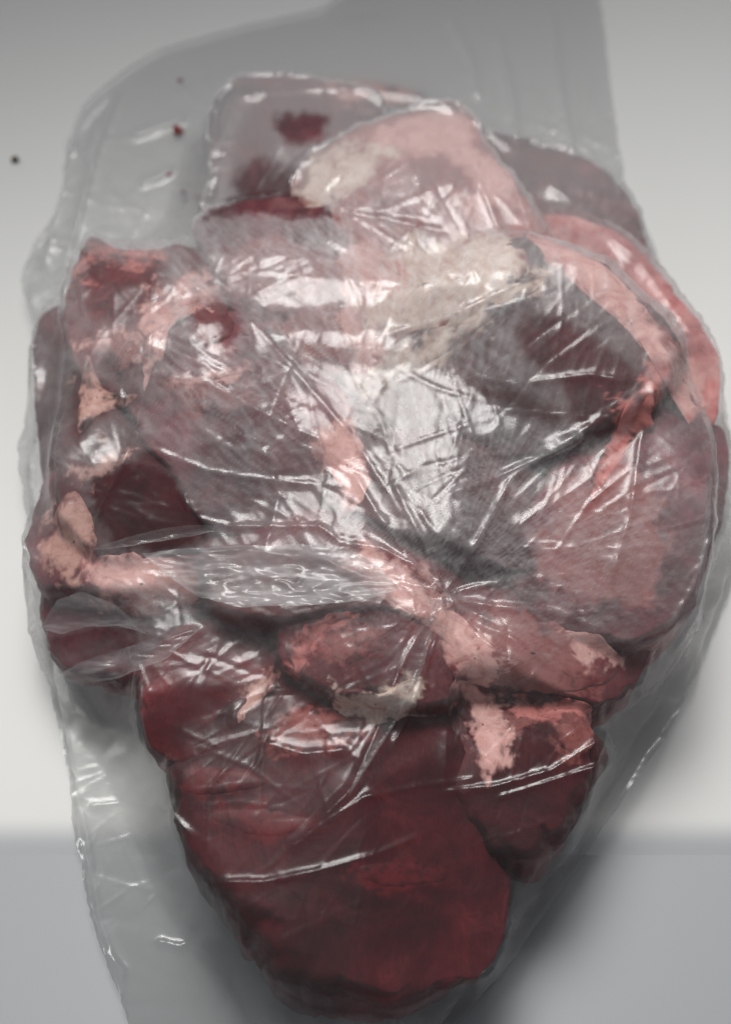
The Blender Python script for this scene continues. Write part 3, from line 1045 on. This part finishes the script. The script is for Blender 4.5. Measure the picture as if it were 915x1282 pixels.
# hand-placed folds: (line, height in mm, half width)
creases = [
 ([(552,748),(520,800),(500,840),(470,920),(440,990),(385,1045)], 2.6, 9),
 ([(552,748),(556,820),(558,900),(556,985)], 2.0, 9),
 ([(552,748),(505,690),(470,640),(440,590)], 1.8, 6),
 ([(552,748),(535,690),(510,640),(490,600)], 1.6, 6),
 ([(552,748),(590,690),(640,600),(700,560),(760,520)], 2.0, 8),
 ([(552,748),(620,760),(700,768),(780,800)], 1.8, 7),
 ([(552,748),(600,800),(650,840),(720,870)], 1.8, 8),
 ([(552,748),(480,735),(400,700),(300,690),(185,697)], 1.6, 6),
 ([(560,620),(620,600),(680,570),(730,545)], 2.2, 7),
 ([(550,992),(620,985),(690,965),(760,920)], 1.8, 6),
 ([(620,1000),(700,975),(760,955)], 1.5, 5),
 ([(330,930),(380,945),(440,940)], 1.6, 9),
 ([(360,1065),(410,1030),(455,1000),(480,990)], 1.8, 8),
 ([(260,1105),(330,1105),(400,1090),(470,1070),(540,1040)], 1.5, 6),
 ([(455,1000),(520,985),(600,975)], 1.3, 4),
 ([(193,310),(190,400),(185,480),(165,560),(120,650),(60,745)], 1.8, 6),
 ([(90,850),(160,830),(220,800),(260,785)], 2.6, 8),
 ([(60,800),(110,790),(150,775),(185,795)], 2.2, 7),
 ([(95,855),(140,930),(200,1000),(250,1060)], 1.4, 7),
 ([(582,140),(640,190),(720,260),(800,330),(850,400),(900,470)], 2.2, 9),
 ([(582,140),(600,230),(625,290),(640,320)], 1.5, 6),
 ([(300,120),(420,110),(520,120),(582,140)], 1.5, 9),
 ([(760,910),(740,960),(730,1010),(690,1070)], 1.8, 7),
 ([(880,830),(800,930),(745,1020),(690,1090),(620,1180)], 1.6, 6),
 ([(820,480),(800,560),(790,640),(760,740)], 1.6, 7),
 ([(270,360),(330,420),(400,500),(450,560),(500,640)], 1.2, 5),
 ([(200,470),(260,480),(330,520),(420,560)], 1.3, 6),
 ([(185,560),(260,590),(330,600),(400,610)], 1.2, 5),
 ([(220,610),(250,650),(290,660),(400,660),(440,690)], 1.5, 5),
 ([(420,265),(480,272),(560,290)], -1.6, 5),
 ([(330,560),(350,620),(330,700)], 1.2, 8),
 ([(480,420),(560,400),(640,360),(690,340)], 1.2, 5),
 ([(660,480),(740,470),(790,480)], 1.3, 6),
 ([(75,870),(85,950),(110,1050),(125,1150),(160,1250)], 1.2, 9),
 ([(300,1130),(306,1180),(340,1225)], 1.5, 6),
 ([(165,172),(200,160),(238,146)], 1.8, 6), ([(175,232),(200,222),(220,212)], 1.6, 5),
 ([(50,330),(70,230),(100,160),(150,100)], 1.6, 6), ([(150,110),(120,190),(95,290),(70,380)], 1.8, 7),
 ([(28,330),(60,300),(95,310)], 1.5, 6), ([(85,180),(110,200),(125,150)], 1.3, 5),
 ([(195,1178),(225,1185),(250,1176),(285,1172)], 1.5, 5), ([(110,1010),(160,1005),(210,1010)], 1.0, 5),
 ([(620,40),(640,120),(650,200)], 1.2, 8), ([(690,10),(700,110),(720,210)], 1.2, 7), ([(560,20),(590,80),(600,130)], 1.0, 8),
 ([(100,1050),(108,1090),(100,1130),(120,1170)], 1.3, 6), ([(130,1190),(155,1215),(150,1260)], 1.3, 6),
 ([(875,760),(820,850),(770,900)], 1.4, 6), ([(900,640),(870,730),(830,800)], 1.2, 6),
 ([(552,748),(545,800),(520,870),(490,940)], 2.0, 5), ([(552,748),(530,720),(480,690),(430,680)], 2.0, 5),
]
for line, h, wdt in creases:
    d, t = line_dist(px, py, line)
    wob = 1 + 0.5 * perlin(np.stack([t * 9, t * 0 + len(line), t * 0 + h], -1))
    fade = ss(0, 0.08, t) * ss(0, 0.12, 1 - t) * 0.85 + 0.15
    disp += h * 0.0007 * np.exp(-(d / (wdt * 0.75)) ** 1.3) * fade * wob
# pleats running into the gathered point
rx, ry = px - 552, py - 748
rr, an = np.hypot(rx, ry), np.arctan2(ry, rx)
pl = perlin(np.stack([np.cos(an) * 2.6 + 5, np.sin(an) * 2.6, rr / 130], -1))
disp += 0.0030 * (np.clip(1 - np.abs(pl) * 4.5, 0, 1) - 0.2) * np.exp(-rr / 70) * ss(2, 14, rr) * (0.4 + 1.2 * ss(-0.1, 0.3, perlin(np.stack([np.cos(an) * 1.3, np.sin(an) * 1.3, rr * 0 + 3], -1))))
# crumpled facets: sharp straight folds in many directions
cr = np.clip((slk / 0.42 - 0.015) / 0.05, 0.03, 1)
wx = 10 * perlin(np.stack([px / 70, py / 70, px * 0 + 1], -1))
wy = 10 * perlin(np.stack([px / 70, py / 70, px * 0 + 6], -1))
for k in range(16):
    a_ = rng.uniform(0, math.pi)
    lam = rng.uniform(14, 60)
    ph = rng.uniform(0, 1)
    s_ = ((px + wx) * math.cos(a_) + (py + wy) * math.sin(a_)) / lam + ph
    tri = np.abs(s_ - np.floor(s_) - 0.5) * 2
    on = ss(0.05, 0.35, perlin(np.stack([px / 75 + k * 5.1, py / 75, px * 0 + k], -1)))
    disp += cr * on * tri ** 2.2 * lam * 0.000006
# single creases, most of them running towards the gathered point
for k in range(900):
    cx, cy = rng.uniform(60, 880), rng.uniform(110, 1180)
    base = math.atan2(cy - 748, cx - 552)
    a_ = base + rng.normal() * 0.5 if rng.random() < 0.6 else rng.uniform(0, math.pi)
    ln = rng.uniform(25, 140)
    if math.hypot(cx - 552, cy - 748) < 150 and rng.random() < 0.5:
        continue
    dx, dy = math.cos(a_) * ln, math.sin(a_) * ln
    bend = rng.normal() * 0.12
    line = [(cx - dx, cy - dy), (cx + dy * bend, cy - dx * bend), (cx + dx, cy + dy)]
    m = (np.abs(px - cx) < abs(dx) + 16) & (np.abs(py - cy) < abs(dy) + 16)
    if m.sum() < 10:
        continue
    d, t = line_dist(px[m], py[m], line)
    wdt = rng.uniform(1.4, 2.8)
    amp = rng.uniform(0.14, 0.5) * 0.001 * (0.3 + 0.7 * cr[m])
    disp[m] += amp * np.exp(-(d / wdt) ** 1.2) * np.sin(math.pi * np.clip(t, 0, 1)) * (1 if rng.random() < 0.8 else -1)
X = X + NN * disp[..., None]
X[..., 2] = np.maximum(X[..., 2], 0.0026)

# milkiness: thicker haze where the film is dry and stands off, clear where it is wet
nz = fbm(np.stack([px / 60, py / 60, px * 0 + 2], -1), 4)
nz2 = fbm(np.stack([px / 14, py / 14, px * 0 + 7], -1), 3)
warp_ = np.stack([nz * 1.2, nz2 * 0.6, nz * 0], -1)
milk = 0.010 + 0.205 * ss(960, 640, py + 90 * nz) + 0.17 * ss(560, 200, py + 90 * nz) + 0.13 * ss(300, 60, py + 60 * nz) + 0.09 * ss(0.003, 0.014, hgt)
pol = np.stack([np.cos(an) * 26, np.sin(an) * 26, rr / 95], -1)
streak = 1 - np.abs(perlin(pol + warp_ * 0.8)) * 4.5
q3 = np.stack([(px * 0.8 + py * 0.6) / 60, (py * 0.8 - px * 0.6) / 7, px * 0 + 3], -1)
streak2 = 1 - np.abs(perlin(q3 + warp_)) * 4.0
mott = ss(-0.05, 0.12, fbm(np.stack([px / 26, py / 26, px * 0 + 12], -1) + warp_, 4))
calm = ss(330, 180, py)
milk = milk * calm + (1 - calm) * milk * (0.80 + 0.35 * nz + 0.28 * nz2 + 0.20 * mott + 0.75 * cr * np.clip(streak, 0, 1) ** 1.5 + 0.75 * cr * np.clip(streak2, 0, 1) ** 1.5)
wet = [
 ([(345,148),(372,142),(408,148),(402,172),(375,186),(355,172)], 4, .9),
 ([(293,232),(312,210),(335,202),(362,218),(370,245),(330,246)], 6, .75),
 ([(258,272),(290,248),(330,240),(380,245),(418,268),(416,276),(340,272),(300,268)], 3, .95),
 ([(120,600),(180,566),(200,575),(228,615),(262,660),(230,690),(150,690),(122,650)], 5, .9),
 ([(655,395),(700,392),(750,430),(800,470),(772,545),(720,530),(700,480),(650,440)], 6, .8),
 ([(580,480),(640,480),(700,510),(690,535),(610,505)], 8, .7),
 ([(105,320),(140,325),(200,335),(195,370),(160,400),(110,390)], 8, .75),
 ([(240,375),(290,385),(295,425),(255,430)], 5, .8),
 ([(90,470),(130,480),(170,500),(120,530),(95,560)], 6, .7),
 ([(810,480),(780,540),(730,630),(745,640),(800,560),(825,500)], 4, .8),
 ([(60,620),(100,610),(125,680),(100,740),(60,730)], 8, .6),
 ([(415,520),(450,560),(460,620),(430,620),(410,560)], 8, .4),
]
for poly, soft, amt in wet:
    dd = poly_dist(px, py, smooth_closed(poly, 40))
    milk *= 1 - amt * ss(-1.5 * soft - 2, 1.5 * soft + 2, dd + 9 * nz2 + 10 * nz)
milk = np.clip(milk, 0.02, 0.7)


bag_loc = np.array([0.0, 0.0, 0.0])
bag = empty('plastic_bag', bag_loc, 'clear crumpled plastic bag full of raw meat on the white surface', 'bag')
front = mesh_obj('front_film', X.reshape(-1, 3), grid_faces(nv, nu)[:, ::-1], M['film'], bag)
set_attr(front.data, 'milk', milk)
set_attr(front.data, 'crinkle', np.clip(0.02 + 0.12 * cr * ss(960, 720, py), 0, 1))

# back panel of the bag: lies on the surface and meets the front film at the side seams
BX = X0.copy()
b = np.stack([BX[..., 0] * 60, BX[..., 1] * 60, BX[..., 0] * 0], -1)
BX[..., 2] = 0.0008 + 0.0005 * np.abs(fbm(b, 2))
BX[:, 0] = X[::2, ::2][:, 0]
BX[:, -1] = X[::2, ::2][:, -1]
back = mesh_obj('back_film', BX.reshape(-1, 3), grid_faces(NV, NU)[:, ::-1], M['film'], bag)
set_attr(back.data, 'milk', np.full(NV * NU, 0.05))
set_attr(back.data, 'crinkle', np.full(NV * NU, 0.02))

# ------------------------------------------------------------------ doubled pleats of the film
FH = np.zeros((HH, HW))
ix = np.clip(((X[..., 0] - HX0) / HRES).round().astype(int), 0, HW - 1)
iy = np.clip(((X[..., 1] - HY0) / HRES).round().astype(int), 0, HH - 1)
np.maximum.at(FH, (iy, ix), X[..., 2])
H1 = blur(shift_max(FH, 1, np.maximum), 2)


def pleat(spine, upper, lower, milk_amt, seed, lift=0.0035, wr=1.0):
    """tongue of doubled film: rows across from the upper to the lower lip"""
    n, k = 110, 34
    def res(L):
        P = np.asarray(L, float)
        a = np.concatenate([[0], np.cumsum(np.linalg.norm(np.diff(P, axis=0), axis=1))])
        t = np.linspace(0, a[-1], n)
        o = np.stack([np.interp(t, a, P[:, 0]), np.interp(t, a, P[:, 1])], 1)
        for _ in range(6):
            o[1:-1] = (o[:-2] + 2 * o[1:-1] + o[2:]) / 4
        return o
    U, Lw = res(upper), res(lower)
    f = np.linspace(0, 1, k)
    gx = U[:, None, 0] * (1 - f) + Lw[:, None, 0] * f
    gy = U[:, None, 1] * (1 - f) + Lw[:, None, 1] * f
    B = march(gx, gy)
    q = np.stack([gx / 40, gy / 11, gx * 0 + seed], -1)
    rid = 1 - np.abs(perlin(q)) * 2.2
    prof = lift * (0.25 + 0.75 * np.abs(2 * f - 1) ** 3)[None] * np.sin(np.linspace(0.05, math.pi - 0.05, n))[:, None] ** 0.5
    B[..., 2] += 0.0008 + prof + 0.0011 * wr * np.clip(rid, 0, 1) + 0.0006 * fbm(q * 2.1, 2)
    o = mesh_obj('pleat', B.reshape(-1, 3), grid_faces(n, k), M['film'], bag)
    nz = fbm(q * 0.7 + 4, 3)
    set_attr(o.data, 'milk', np.clip(milk_amt * (1 + 0.9 * nz), 0.02, 0.6))
    set_attr(o.data, 'crinkle', np.full(n * k, 0.12))
    return o


pleat(None, [(180,697),(230,693),(300,690),(380,688),(430,690),(470,712),(500,742)], [(180,697),(208,722),(246,752),(300,767),(400,764),(460,757),(500,742)], 0.36, 1, 0.0028, 1.7)
pleat(None, [(118,690),(170,676),(220,665),(262,661),(272,667)], [(118,690),(160,690),(200,684),(245,676),(272,667)], 0.14, 2, 0.003, 0.4)
pleat(None, [(72,850),(110,832),(160,818),(215,796),(258,786)], [(72,850),(100,862),(150,856),(210,832),(258,786)], 0.16, 3, 0.004, 0.7)
pleat(None, [(52,790),(75,757),(105,748),(150,765),(185,797)], [(52,790),(80,800),(110,792),(150,790),(185,797)], 0.16, 4, 0.004, 0.7)
pleat(None, [(452,960),(490,880),(524,800),(548,752)], [(436,1000),(492,915),(530,840),(550,752)], 0.14, 6, 0.003, 0.9)
